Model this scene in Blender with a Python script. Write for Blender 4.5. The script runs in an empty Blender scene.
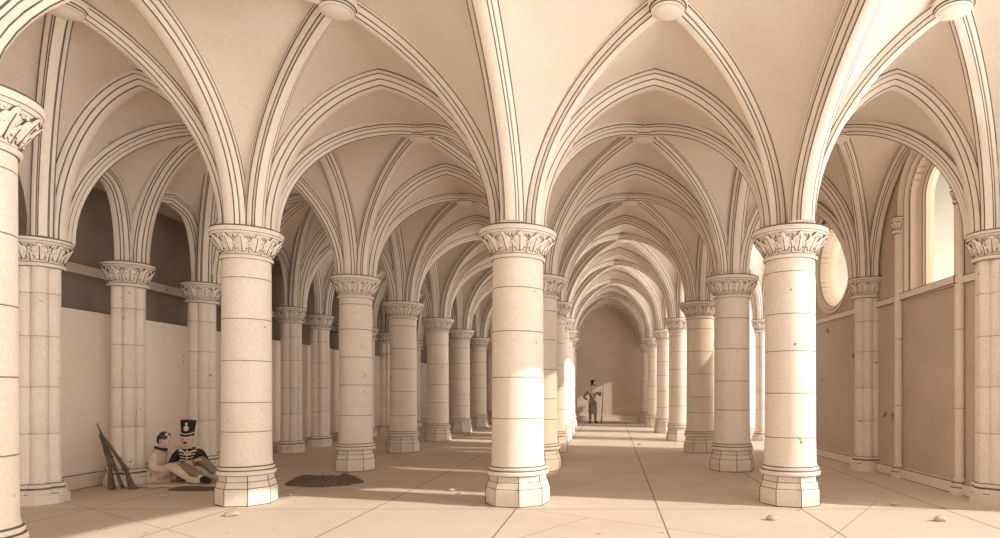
import bpy, bmesh, math, random
from mathutils import Vector, Matrix, noise
R = math.radians
C = bpy.context.scene.collection
SC = bpy.context.scene
rng = random.Random(7)

# ------------------------------------------------------------------ camera, sky, sun, exposure
EYE = 1.46
F = 620.0
cam = bpy.data.cameras.new('camera')
cam_o = bpy.data.objects.new('camera', cam); C.objects.link(cam_o)
cam_o.location = (0, 0, EYE); cam_o.rotation_euler = (R(90), 0, 0)
cam.sensor_fit = 'HORIZONTAL'; cam.sensor_width = 36.0
cam.lens = 36.0 * F / 1000.0
cam.shift_x = (500 - 612) / 1000.0
cam.shift_y = (390 - 269) / 1000.0
cam.clip_start = 0.05; cam.clip_end = 400
SC.camera = cam_o

world = bpy.data.worlds.new('sky'); SC.world = world; world.use_nodes = True
wn = world.node_tree
# sky brighter towards the sun's side (the right), dimmer opposite
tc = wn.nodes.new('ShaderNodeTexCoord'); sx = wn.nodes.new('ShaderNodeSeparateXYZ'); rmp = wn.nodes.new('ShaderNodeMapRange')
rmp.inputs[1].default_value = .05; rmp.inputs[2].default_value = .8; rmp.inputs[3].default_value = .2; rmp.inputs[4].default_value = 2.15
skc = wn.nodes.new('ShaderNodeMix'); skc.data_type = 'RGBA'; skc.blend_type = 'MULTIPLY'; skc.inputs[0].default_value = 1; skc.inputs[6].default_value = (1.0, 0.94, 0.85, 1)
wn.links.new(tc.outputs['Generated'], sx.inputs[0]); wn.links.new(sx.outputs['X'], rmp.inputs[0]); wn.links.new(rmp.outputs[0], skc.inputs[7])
# added glow low down and below the horizon lights the vault; sky dimmer above
rz = wn.nodes.new('ShaderNodeMapRange'); rz.inputs[1].default_value = .02; rz.inputs[2].default_value = .30; rz.inputs[3].default_value = 1.0; rz.inputs[4].default_value = .24
low_glow = wn.nodes.new('ShaderNodeMix'); low_glow.data_type = 'RGBA'; low_glow.blend_type = 'MULTIPLY'; low_glow.inputs[0].default_value = 1
wn.links.new(sx.outputs['Z'], rz.inputs[0]); wn.links.new(skc.outputs[2], low_glow.inputs[6]); wn.links.new(rz.outputs[0], low_glow.inputs[7])
wn.links.new(low_glow.outputs[2], wn.nodes['Background'].inputs['Color'])
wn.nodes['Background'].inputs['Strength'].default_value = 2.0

SUN_AZ, SUN_EL = 15.0, 27.0           # degrees towards the viewer from due right; height
sun = bpy.data.lights.new('sun', 'SUN'); sun.energy = 3.5; sun.angle = R(0.6); sun.color = (1, .9, .76)
sun_o = bpy.data.objects.new('sun', sun); C.objects.link(sun_o); sun_o.location = (30, -5, 12)
sd = Vector((math.cos(R(SUN_EL)) * math.cos(R(SUN_AZ)), -math.cos(R(SUN_EL)) * math.sin(R(SUN_AZ)), math.sin(R(SUN_EL))))
sun_o.rotation_euler = sd.to_track_quat('Z', 'Y').to_euler()

vs = SC.view_settings
vs.view_transform = 'Standard'; vs.look = 'None'; vs.gamma = 1.0; vs.use_curve_mapping = False
vs.exposure = 0.37
SC.cycles.max_bounces = 14; SC.cycles.diffuse_bounces = 10; SC.cycles.transparent_max_bounces = 12

# ------------------------------------------------------------------ materials
ALB = .99
def mat(name, c1, c2=None, scale=1.2, grain=0.05, rough=0.92, bump=0.0, detail=5.0):
    tone = lambda c: (c[0] * ALB, c[0] * ALB * (c[1] / c[0]) ** .72, c[0] * ALB * (c[2] / c[0]) ** .66)     # the paper's muted sepia
    c1 = tone(c1); c2 = tone(c2) if c2 else None
    m = bpy.data.materials.new(name); m.use_nodes = True
    nt = m.node_tree; N = nt.nodes; L = nt.links
    b = N['Principled BSDF']; b.inputs['Roughness'].default_value = rough
    b.inputs['Specular IOR Level'].default_value = 0.12
    c2 = c2 or c1
    geo = N.new('ShaderNodeNewGeometry')
    n1 = N.new('ShaderNodeTexNoise'); n1.inputs['Scale'].default_value = scale; n1.inputs['Detail'].default_value = detail
    n1.inputs['Roughness'].default_value = 0.65
    L.new(geo.outputs['Position'], n1.inputs['Vector'])
    r1 = N.new('ShaderNodeMapRange'); r1.inputs[1].default_value = 0.36; r1.inputs[2].default_value = 0.64
    L.new(n1.outputs['Fac'], r1.inputs[0])
    mx = N.new('ShaderNodeMix'); mx.data_type = 'RGBA'
    mx.inputs[6].default_value = (*c1, 1); mx.inputs[7].default_value = (*c2, 1)
    L.new(r1.outputs[0], mx.inputs[0])
    n2 = N.new('ShaderNodeTexNoise'); n2.inputs['Scale'].default_value = 42; n2.inputs['Detail'].default_value = 2
    L.new(geo.outputs['Position'], n2.inputs['Vector'])
    r2 = N.new('ShaderNodeMapRange'); r2.inputs[1].default_value = 0.3; r2.inputs[2].default_value = 0.7
    r2.inputs[3].default_value = 1 - grain; r2.inputs[4].default_value = 1 + grain
    L.new(n2.outputs['Fac'], r2.inputs[0])
    ml = N.new('ShaderNodeMix'); ml.data_type = 'RGBA'; ml.blend_type = 'MULTIPLY'; ml.inputs[0].default_value = 1
    L.new(mx.outputs[2], ml.inputs[6]); L.new(r2.outputs[0], ml.inputs[7])
    L.new(ml.outputs[2], b.inputs['Base Color'])
    if bump:
        bp = N.new('ShaderNodeBump'); bp.inputs['Strength'].default_value = bump; bp.inputs['Distance'].default_value = 0.02
        L.new(n2.outputs['Fac'], bp.inputs['Height']); L.new(bp.outputs[0], b.inputs['Normal'])
    m['_col'] = ml.name
    return m

def add_spots(m, col, scale, lo, hi):
    """dark worn pits and flecks with a shape of their own"""
    nt = m.node_tree; N = nt.nodes; L = nt.links
    geo = next(n for n in N if n.type == 'NEW_GEOMETRY'); b = N['Principled BSDF']
    src = b.inputs['Base Color'].links[0].from_socket
    n = N.new('ShaderNodeTexNoise'); n.inputs['Scale'].default_value = scale; n.inputs['Detail'].default_value = 3
    L.new(geo.outputs['Position'], n.inputs['Vector'])
    r = N.new('ShaderNodeMapRange'); r.inputs[1].default_value = lo; r.inputs[2].default_value = hi
    L.new(n.outputs['Fac'], r.inputs[0])
    mx = N.new('ShaderNodeMix'); mx.data_type = 'RGBA'; mx.inputs[7].default_value = (*col, 1)
    L.new(r.outputs[0], mx.inputs[0]); L.new(src, mx.inputs[6]); L.new(mx.outputs[2], b.inputs['Base Color'])

STONE = mat('pale_stone', (0.830, 0.719, 0.603), (0.790, 0.671, 0.551), 1.6, .07)
RIBST = mat('rib_stone', (0.850, 0.743, 0.632), (0.810, 0.695, 0.580), 1.6, .05)
SHAFT = mat('column_stone', (0.850, 0.743, 0.632), (0.800, 0.680, 0.560), 1.3, .07)
add_spots(SHAFT, (.22, .16, .11), 9.0, .71, .76)
WEB = mat('vault_plaster', (0.800, 0.690, 0.575), (0.750, 0.632, 0.513), .9, .06)
LITWALL = mat('lit_tone_wall', (.93, .82, .71), (.90, .785, .67), .8, .06)  # pale base colour stands in for sunlight on the low left wall
add_spots(LITWALL, (.50, .38, .28), 7.0, .72, .76)
SHADEWALL = mat('shade_tone_wall', (.36, .26, .185), (.29, .20, .14), 1.4, .12)  # shade of the outer left wall put into its dark base colour
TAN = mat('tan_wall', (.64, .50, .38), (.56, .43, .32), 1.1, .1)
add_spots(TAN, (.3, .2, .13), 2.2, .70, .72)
INK = mat('dark_joint', (.125, .102, .088), (.18, .145, .12), 6, .1)
INKS = mat('grey_joint', (.22, .175, .14), (.30, .24, .185), 6, .1)
DARKC = mat('dark_cloth', (.055, .045, .04), (.035, .03, .028), 8, .2)
PALEC = mat('pale_linen', (.80, .65, .48), (.66, .51, .36), 7, .08)
BRAID = mat('pale_braid', (.78, .66, .50))
TROU = mat('brown_cloth', (.36, .25, .165), (.25, .17, .11), 9, .1)
SKIN = mat('skin', (.80, .58, .41), (.74, .52, .36), 6, .04)
HAIR = mat('dark_hair', (.05, .04, .035), (.09, .07, .055), 20, .2)
WOOD = mat('gun_wood', (.20, .135, .085), (.13, .09, .06), 12, .15)
ENDW = mat('end_wall', (.80, .64, .50), (.72, .56, .43), 1.0, .1)
STEEL = mat('gun_steel', (.13, .115, .10), (.20, .17, .145), 10, .1, .5)
STRAW = mat('pale_straw', (.78, .62, .44), (.66, .5, .34), 6, .1)

def hatch_mat():
    m = mat('hatched_sacking', (.12, .092, .068), (.085, .065, .05), 5, .15)
    nt = m.node_tree; N = nt.nodes; L = nt.links; b = N['Principled BSDF']
    geo = next(n for n in N if n.type == 'NEW_GEOMETRY'); src = b.inputs['Base Color'].links[0].from_socket
    mp = N.new('ShaderNodeMapping'); mp.inputs['Rotation'].default_value = (0, 0, R(28)); L.new(geo.outputs['Position'], mp.inputs[0])
    w = N.new('ShaderNodeTexWave'); w.inputs['Scale'].default_value = 6.5; w.inputs['Distortion'].default_value = 1.2; w.inputs['Detail'].default_value = 2
    L.new(mp.outputs[0], w.inputs['Vector'])
    r = N.new('ShaderNodeMapRange'); r.inputs[1].default_value = .45; r.inputs[2].default_value = .75; L.new(w.outputs['Fac'], r.inputs[0])
    mx = N.new('ShaderNodeMix'); mx.data_type = 'RGBA'; mx.inputs[7].default_value = (.25, .185, .13, 1)
    L.new(r.outputs[0], mx.inputs[0]); L.new(src, mx.inputs[6]); L.new(mx.outputs[2], b.inputs['Base Color'])
    return m
HATCH = hatch_mat()

def floor_mat():
    m = mat('flagstones', (.72, .60, .48), (.66, .54, .42), .7, .07)
    nt = m.node_tree; N = nt.nodes; L = nt.links; b = N['Principled BSDF']
    geo = next(n for n in N if n.type == 'NEW_GEOMETRY'); src = b.inputs['Base Color'].links[0].from_socket
    mp = N.new('ShaderNodeMapping'); mp.inputs['Location'].default_value = (1.18, -8.05 + 3.3 * 3 + .45, 0); L.new(geo.outputs['Position'], mp.inputs[0])
    # a little wander in the joints, as if ruled by hand
    br = N.new('ShaderNodeTexBrick'); br.offset = 0.0; br.squash = 1.0
    br.inputs['Scale'].default_value = 1.0; br.inputs['Mortar Size'].default_value = .011
    br.inputs['Brick Width'].default_value = 1.75; br.inputs['Row Height'].default_value = 3.3
    br.inputs['Mortar Smooth'].default_value = .3
    L.new(mp.outputs[0], br.inputs['Vector'])
    mx = N.new('ShaderNodeMix'); mx.data_type = 'RGBA'; mx.inputs[7].default_value = (.27, .21, .16, 1)
    L.new(br.outputs['Fac'], mx.inputs[0]); L.new(src, mx.inputs[6])
    mp2 = N.new('ShaderNodeMapping'); mp2.inputs['Rotation'].default_value = (0, 0, R(33)); L.new(geo.outputs['Position'], mp2.inputs[0])
    br2 = N.new('ShaderNodeTexBrick'); br2.offset = 0.37; br2.inputs['Scale'].default_value = 1.0; br2.inputs['Mortar Size'].default_value = .006
    br2.inputs['Brick Width'].default_value = 4.1; br2.inputs['Row Height'].default_value = 2.9
    L.new(mp2.outputs[0], br2.inputs['Vector'])
    mx2 = N.new('ShaderNodeMix'); mx2.data_type = 'RGBA'; mx2.inputs[7].default_value = (.38, .29, .215, 1)
    L.new(br2.outputs['Fac'], mx2.inputs[0]); L.new(mx.outputs[2], mx2.inputs[6])
    L.new(mx2.outputs[2], b.inputs['Base Color'])
    add_spots(m, (.40, .30, .21), 5.0, .70, .73)
    return m
FLOOR = floor_mat()

def glass_mat():
    m = bpy.data.materials.new('old_glass'); m.use_nodes = True
    nt = m.node_tree; N = nt.nodes; L = nt.links; b = N['Principled BSDF']
    b.inputs['Base Color'].default_value = (.9, .82, .7, 1); b.inputs['Roughness'].default_value = .25
    t = N.new('ShaderNodeBsdfTransparent'); t.inputs[0].default_value = (.80, .70, .58, 1)
    mx = N.new('ShaderNodeMixShader'); mx.inputs[0].default_value = .18
    L.new(t.outputs[0], mx.inputs[1]); L.new(b.outputs[0], mx.inputs[2])
    L.new(mx.outputs[0], N['Material Output'].inputs['Surface'])
    return m
GLASS = glass_mat()

# ------------------------------------------------------------------ mesh helpers
class MB:
    def __init__(s): s.v = []; s.f = []; s.m = []
    def add(s, pts):
        i = len(s.v); s.v.extend([tuple(p) for p in pts]); return i
    def face(s, idx, m=0): s.f.append(tuple(idx)); s.m.append(m)
    def grid(s, rows, m=0, mats=None, close_u=False):
        """rows: list of equal-length point lists; mats[j]: material of column j"""
        n = len(rows[0]); base = [s.add(r) for r in rows]
        for a, b in zip(base, base[1:]):
            for j in range(n if close_u else n - 1):
                k = (j + 1) % n
                s.face((a + j, a + k, b + k, b + j), mats[j] if mats else m)
    def fan(s, pts, m=0):
        i = s.add(pts); s.face(range(i, i + len(pts)), m)
    def box(s, c, d, m=0, rz=0.0):
        cx, cy, cz = c; dx, dy, dz = d[0] / 2, d[1] / 2, d[2] / 2
        ca, sa = math.cos(rz), math.sin(rz); P = []
        for z in (-dz, dz):
            for x, y in ((-dx, -dy), (dx, -dy), (dx, dy), (-dx, dy)):
                P.append((cx + x * ca - y * sa, cy + x * sa + y * ca, cz + z))
        i = s.add(P)
        for q in ((3, 2, 1, 0), (4, 5, 6, 7), (0, 1, 5, 4), (1, 2, 6, 5), (2, 3, 7, 6), (3, 0, 4, 7)):
            s.face([i + k for k in q], m)
    def lathe(s, prof, n=40, c=(0, 0), mats=None, rot=0.0, caps=True, m=0):
        """prof: list of (r, z) upward; mats per segment"""
        rows = [[(c[0] + r * math.cos(rot + 2 * math.pi * k / n), c[1] + r * math.sin(rot + 2 * math.pi * k / n), z) for k in range(n)] for r, z in prof]
        base = [s.add(r) for r in rows]
        for j, (a, b) in enumerate(zip(base, base[1:])):
            for k in range(n):
                k2 = (k + 1) % n
                s.face((a + k, a + k2, b + k2, b + k), mats[j] if mats else m)
        if caps:
            s.face([base[0] + k for k in reversed(range(n))], mats[0] if mats else m)
            s.face([base[-1] + k for k in range(n)], mats[-1] if mats else m)
    def ball(s, c, ax, rad, m=0, nu=8, nv=5):
        """squashed ball; ax = three axis vectors, rad = three radii"""
        c = Vector(c); X, Y, Z = ax
        rows = []
        for i in range(1, nv):
            th = math.pi * i / nv
            rows.append([c + X * rad[0] * math.sin(th) * math.cos(2 * math.pi * k / nu) + Y * rad[1] * math.sin(th) * math.sin(2 * math.pi * k / nu) - Z * rad[2] * math.cos(th) for k in range(nu)])
        base = [s.add(r) for r in rows]
        for a, b in zip(base, base[1:]):
            for k in range(nu): s.face((a + k, a + (k + 1) % nu, b + (k + 1) % nu, b + k), m)
        lo = s.add([c - Z * rad[2]]); hi = s.add([c + Z * rad[2]])
        for k in range(nu):
            s.face((lo, base[0] + (k + 1) % nu, base[0] + k), m); s.face((hi, base[-1] + k, base[-1] + (k + 1) % nu), m)
    def tube(s, pts, rads, n=8, m=0, caps=True):
        pts = [Vector(p) for p in pts]; rows = []
        for i, p in enumerate(pts):
            t = (pts[min(i + 1, len(pts) - 1)] - pts[max(i - 1, 0)]).normalized()
            a = Vector((0, 0, 1)) if abs(t.z) < .9 else Vector((1, 0, 0))
            u = t.cross(a).normalized(); w = t.cross(u)
            r = rads[i] if isinstance(rads, (list, tuple)) else rads
            rows.append([p + (u * math.cos(2 * math.pi * k / n) + w * math.sin(2 * math.pi * k / n)) * r for k in range(n)])
        base = [s.add(r) for r in rows]
        for a, b in zip(base, base[1:]):
            for k in range(n): s.face((a + k, a + (k + 1) % n, b + (k + 1) % n, b + k), m)
        if caps:
            s.face([base[0] + k for k in reversed(range(n))], m); s.face([base[-1] + k for k in range(n)], m)
    def mesh(s, name, mats, smooth=True, ang=38, fix=True):
        me = bpy.data.meshes.new(name); me.from_pydata(s.v, [], s.f)
        for m in mats: me.materials.append(m)
        me.polygons.foreach_set('material_index', s.m)
        if fix:
            bm = bmesh.new(); bm.from_mesh(me); bmesh.ops.recalc_face_normals(bm, faces=bm.faces); bm.to_mesh(me); bm.free()
        if smooth:
            me.polygons.foreach_set('use_smooth', [True] * len(me.polygons)); me.set_sharp_from_angle(angle=R(ang))
        me.update(); return me
    def build(s, name, mats, parent=None, **k):
        return link(name, s.mesh(name, mats if isinstance(mats, (list, tuple)) else [mats], **k), parent)

def link(name, me, parent=None, loc=None):
    o = bpy.data.objects.new(name, me); C.objects.link(o)
    if parent: o.parent = parent
    if loc is not None: o.location = loc
    return o
def tag(o, label, cat=None, group=None, kind=None):
    o['label'] = label
    if cat: o['category'] = cat
    if group: o['group'] = group
    if kind: o['kind'] = kind
    return o
def thing(name, label, cat, loc=(0, 0, 0), rz=0, group=None, kind='thing'):
    o = bpy.data.objects.new(name, None); C.objects.link(o); o.empty_display_size = .2
    o.location = loc; o.rotation_euler = (0, 0, rz)
    return tag(o, label, cat, group, kind)
def ink_edges(o, w=.012, ang=30, mi=1):
    """worn dark arrises: a narrow bevel in the dark joint material"""
    md = o.modifiers.new('arris', 'BEVEL'); md.width = w; md.segments = 1; md.limit_method = 'ANGLE'; md.angle_limit = R(ang); md.material = mi
    md.harden_normals = False
    return o

# ------------------------------------------------------------------ plan
BAY = 3.3; Y0 = 8.05
def yy(i): return Y0 + BAY * i
SPR = 3.51; CROWN = 5.56
def row_x(row, i):
    if row == 'L1' and i == int(i) and i >= 0: return (-4.74, -4.69, -4.93, -5.04, -5.18, -5.28, -5.38, -5.48)[int(i)]
    if row == 'W': return wall_x(yy(i))
    return {'L2': -7.43 - .075 * i, 'L1': -4.68 - .11 * i, 'N1': -1.22 - .115 * i, 'N2': 2.31 - .115 * i, 'R': 4.97 - .30 * i if i < 1 else 4.82 - .15 * i}[row]
def spring(row): return {'L2': 3.40, 'L1': SPR, 'N1': SPR, 'N2': SPR, 'R': 3.49}[row]
def node(row, i):
    if i == -1:                                        # the viewer's bay is longer
        if row == 'L1': return Vector((-4.80, 4.15, SPR))
        if row == 'L2': return Vector((-7.4, 4.75, spring('L2')))
        return Vector((row_x(row, -1), -1.6, spring(row)))
    return Vector((row_x(row, i), yy(i), spring(row)))
LAST = 6.5

U0 = .10; AA = 1.59; HH = 1.92; RR = (AA * AA + HH * HH) / (2 * AA)
def prof(u):
    """pointed-arch height 0..1 for u = 0 at the column axis, 1 at the crown"""
    x = (u - U0) / (1 - U0) * AA
    if x <= 0: return 0.0
    return math.sqrt(max(0, RR * RR - (RR - x) ** 2)) / HH

T_PROF = [(-.15, -.05, 0), (-.15, -.002, 1), (-.15, .016, 0), (-.15, .055, 1), (-.137, .062, 0), (-.128, .088, 0), (-.11, .10, 0), (-.096, .098, 1), (-.086, .108, 0),
          (-.084, .14, 0), (-.074, .165, 1), (-.062, .176, 0), (.062, .176, 1), (.074, .165, 0), (.084, .14, 0), (.086, .108, 1), (.096, .098, 0), (.11, .10, 0), (.128, .088, 0),
          (.137, .062, 1), (.15, .055, 0), (.15, .016, 1), (.15, -.002, 0), (.15, -.05, 0)]
D_PROF = [(-.115, -.05, 0), (-.115, -.002, 1), (-.115, .014, 0), (-.115, .04, 1), (-.103, .048, 0), (-.095, .075, 0), (-.078, .088, 0), (-.066, .086, 1), (-.057, .096, 0),
          (-.052, .135, 1), (-.042, .145, 0), (.042, .145, 1), (.052, .135, 0), (.057, .096, 1), (.066, .086, 0), (.078, .088, 0), (.095, .075, 0), (.103, .048, 1), (.115, .04, 0),
          (.115, .014, 1), (.115, -.002, 0), (.115, -.05, 0)]

def sweep(mb, pts, profile, wf=1.0, apex=None):
    """profile swept along a curve that lies in one vertical plane"""
    d = (pts[-1] - pts[0]); d.z = 0; d.normalize(); n = Vector((-d.y, d.x, 0))
    rows = []
    for i, p in enumerate(pts):
        t1 = (p - pts[i - 1]).normalized() if i > 0 else None
        t2 = (pts[i + 1] - p).normalized() if i < len(pts) - 1 else None
        t = (t1 or t2) if not (t1 and t2) else (t1 + t2).normalized()
        th = math.atan2(t.z, t.dot(d)); nv = d * math.sin(th) + Vector((0, 0, -math.cos(th)))
        k = 1.0
        if t1 and t2: k = 1.0 / max(.6, math.sqrt((1 + t1.dot(t2)) / 2))
        rows.append([p + n * a * wf + nv * b * k for a, b, _ in profile])
    mb.grid(rows, mats=[q[2] for q in profile])
    mb.fan(list(reversed(rows[0]))); mb.fan(rows[-1])

def cell_z(zA, zB, zM, zC, zb, s, t):
    """height of a vault cell: s along its edge arch, t from that arch to the boss; zb = mean spring height of the bay"""
    u = t + (1 - t) * (1 - abs(2 * s - 1))
    zs = (1 - t) * (zA + (zB - zA) * s) + t * zb
    zc = zC - (zC - zM) * (1 - t) * 4 * s * (1 - s)
    return zs + (zc - zs) * prof(u)
def rib_pts(A, Cc, zC, zb, n=18):
    out = []
    for k in range(n + 1):
        u = U0 + (1 - U0) * (1 - math.cos(math.pi / 2 * k / n))
        p = A.lerp(Cc, u); p.z = cell_z(A.z, A.z, zC, zC, zb, 0, u); out.append(p)
    return out
def edge_pts(A, B, zM, zC, n=36):
    out = []
    for k in range(n + 1):
        q = k / n
        # crowd points near the springings
        e = abs(2 * q - 1)
        h = U0 + (1 - U0) * (1 - math.cos(math.pi / 2 * (1 - e)))
        s_ = h / 2 if q <= .5 else 1 - h / 2
        p = A.lerp(B, s_); p.z = cell_z(A.z, B.z, zM, zC, (A.z + B.z) / 2, s_, 0); out.append(p)
    return out
def web_mesh(A, B, Cc, zM, zC, zb, ns=24, nt=14):
    """one vault cell: between the edge arch A-B and the boss C"""
    mb = MB(); rows = []
    for i in range(nt + 1):
        t = (1 - math.cos(math.pi / 2 * i / nt)) if i else 0.0
        row = []
        for j in range(ns + 1):
            s_ = .5 * (1 - math.cos(math.pi * j / ns))
            P = A.lerp(Cc, t).lerp(B.lerp(Cc, t), s_)
            row.append(Vector((P.x, P.y, cell_z(A.z, B.z, zM, zC, zb, s_, t))))
        rows.append(row)
    mb.grid(rows)
    return mb

def web_obj(parent, *a, **k):
    mb = web_mesh(*a, **k); o = mb.build('web', [WEB], parent, ang=50)
    md = o.modifiers.new('thick', 'SOLIDIFY'); md.thickness = .14; md.offset = 1.0
    # shell must grow upwards
    nz = sum(p.normal.z * p.area for p in o.data.polygons)
    if nz < 0: o.data.flip_normals()
    return o

# ------------------------------------------------------------------ the room
def slab(name, c, d, m, label, cat):
    mb = MB(); mb.box(c, d); o = mb.build(name, [m], smooth=False); return tag(o, label, cat, kind='structure')
slab('floor', (-2.2, 14, -.15), (15.4, 33, .3), FLOOR, 'worn pale flagstone floor of the vaulted hall', 'floor')

YE = yy(LAST)
# end wall
mb = MB(); mb.box((-1.9, YE + .35, 3.1), (14.5, .5, 6.2)); mb.box((-1.9, YE + .06, .12), (14.5, .12, .24))
tag(mb.build('wall_back', [ENDW], smooth=False), 'plain tan end wall closing the far end of the hall', 'wall', kind='structure')

def strip_wall(name, row, dx0, dx1, z0, z1, i0, i1, m, label, extra=None):
    """a wall that runs along a row of supports, dx from its line"""
    mb = MB()
    a0, a1 = row_x(row, i0), row_x(row, i1); y0, y1 = yy(i0), yy(i1)
    P = [(a0 + dx0, y0), (a0 + dx1, y0), (a1 + dx1, y1), (a1 + dx0, y1)]
    i = mb.add([(x, y, z0) for x, y in P] + [(x, y, z1) for x, y in P])
    for q in ((3, 2, 1, 0), (4, 5, 6, 7), (0, 1, 5, 4), (1, 2, 6, 5), (2, 3, 7, 6), (3, 0, 4, 7)): mb.face([i + k for k in q])
    o = mb.build(name, m if isinstance(m, list) else [m], smooth=False)
    return tag(o, label, 'trim' if name.startswith(('trim', 'baseboard')) else 'wall', kind='structure')
strip_wall('wall_left', 'L2', -1.35, -1.15, 0, 6.3, -3.6, LAST, SHADEWALL, 'outer left wall above the low pale wall, its shade put into a dark brown colour')
o = strip_wall('wall_left_low', 'L2', -.72, -.42, 0, 2.66, -3.5, LAST, [LITWALL, INK], 'low wall coloured pale as if sunlit, behind the left piers and seated soldiers'); ink_edges(o, .014)
o = strip_wall('baseboard_left', 'L2', -.43, -.36, 0, .22, -3.5, LAST, [STONE, INK], 'low stone plinth course along the foot of the pale left wall'); ink_edges(o, .012)
o = strip_wall('trim_1', 'L2', -1.16, -1.02, 3.3, 3.48, -1.2, LAST, [TAN, INK], 'horizontal string course on the shade-toned left wall'); ink_edges(o, .012)
o = strip_wall('ceiling', 'L2', -1.3, .03, 4.84, 5.1, -3.6, LAST, WEB, 'flat soffit over the recess above the low left wall'); o['category'] = 'ceiling'

# right wall: one slab per stretch with its openings cut through it
def outline_wall(name, y0, y1, z1, holes, x_of, th, mats, label):
    cu = bpy.data.curves.new(name, 'CURVE'); cu.dimensions = '2D'; cu.fill_mode = 'BOTH'; cu.extrude = th / 2
    def poly(pts):
        sp = cu.splines.new('POLY'); sp.points.add(len(pts) - 1); sp.use_cyclic_u = True
        for p, q in zip(sp.points, pts): p.co = (q[0], q[1], 0, 1)
    poly([(y0, 0), (y1, 0), (y1, z1), (y0, z1)])
    for h in holes: poly(h)
    o = bpy.data.objects.new(name, cu); C.objects.link(o)
    dg = bpy.context.evaluated_depsgraph_get(); me = bpy.data.meshes.new_from_object(o.evaluated_get(dg))
    bpy.data.objects.remove(o); bpy.data.curves.remove(cu)
    for v in me.vertices:
        y, z, e = v.co; v.co = (x_of(y) + th / 2 + e, y, z)
    me.materials.clear()
    for m in mats: me.materials.append(m)
    bm = bmesh.new(); bm.from_mesh(me); bmesh.ops.remove_doubles(bm, verts=bm.verts, dist=1e-4); bmesh.ops.recalc_face_normals(bm, faces=bm.faces)
    bm.to_mesh(me); bm.free()
    o = link(name, me); return tag(o, label, 'wall', kind='structure')
def wall_x(y): return 4.94 - .15 * (y - Y0) / BAY
def round_head(cy, w, z0, zs, n=16):
    r = w / 2
    return [(cy - r, z0), (cy + r, z0)] + [(cy + r * math.cos(math.pi * k / n), zs + r * math.sin(math.pi * k / n)) for k in range(n + 1)]
def pointed(cy, w, z0, zs, rise, n=10):
    a = w / 2; P = [(cy - a, z0), (cy + a, z0)]
    for k in range(n + 1): u = k / n; P.append((cy + a * (1 - u), zs + rise * math.sin(math.acos(max(0, 1 - u)) if u < 1 else math.pi / 2)))
    for k in range(n - 1, -1, -1): u = k / n; P.append((cy - a * (1 - u), zs + rise * math.sin(math.acos(1 - u))))
    return P
def circ(cy, cz, r, n=40): return [(cy + r * math.cos(2 * math.pi * k / n), cz + r * math.sin(2 * math.pi * k / n)) for k in range(n)]
WIN_Y, WIN_W, WIN_Z0, WIN_ZS = 9.5, 1.26, 3.05, 4.55
OC_Y, OC_Z, OC_R = 13.15, 4.10, .86
WT = .42
holes = [round_head(WIN_Y, WIN_W, WIN_Z0, WIN_ZS), circ(OC_Y, OC_Z, OC_R)]
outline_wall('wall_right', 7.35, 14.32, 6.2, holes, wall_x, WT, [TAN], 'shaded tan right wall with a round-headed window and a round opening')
holes = [round_head(28.12, .80, 1.5, 3.9)]  # opening added to throw a patch of sun on the end wall
outline_wall('wall_right_far', 25.2, YE + .2, 6.2, holes, wall_x, WT, [TAN], 'far stretch of the right wall beside the end wall, with an added round-headed opening that casts a sun patch')
o = strip_wall('baseboard_right', 'W', -.09, .03, 0, .17, -.2, 2.0, [STONE, INK], 'low stone plinth course along the foot of the right wall'); ink_edges(o, .012)
o = strip_wall('trim_2', 'W', -.06, .03, 2.93, 3.05, -.2, 2.0, [STONE, INK], 'moulded sill course running along the right wall below the windows'); ink_edges(o, .012)

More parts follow.
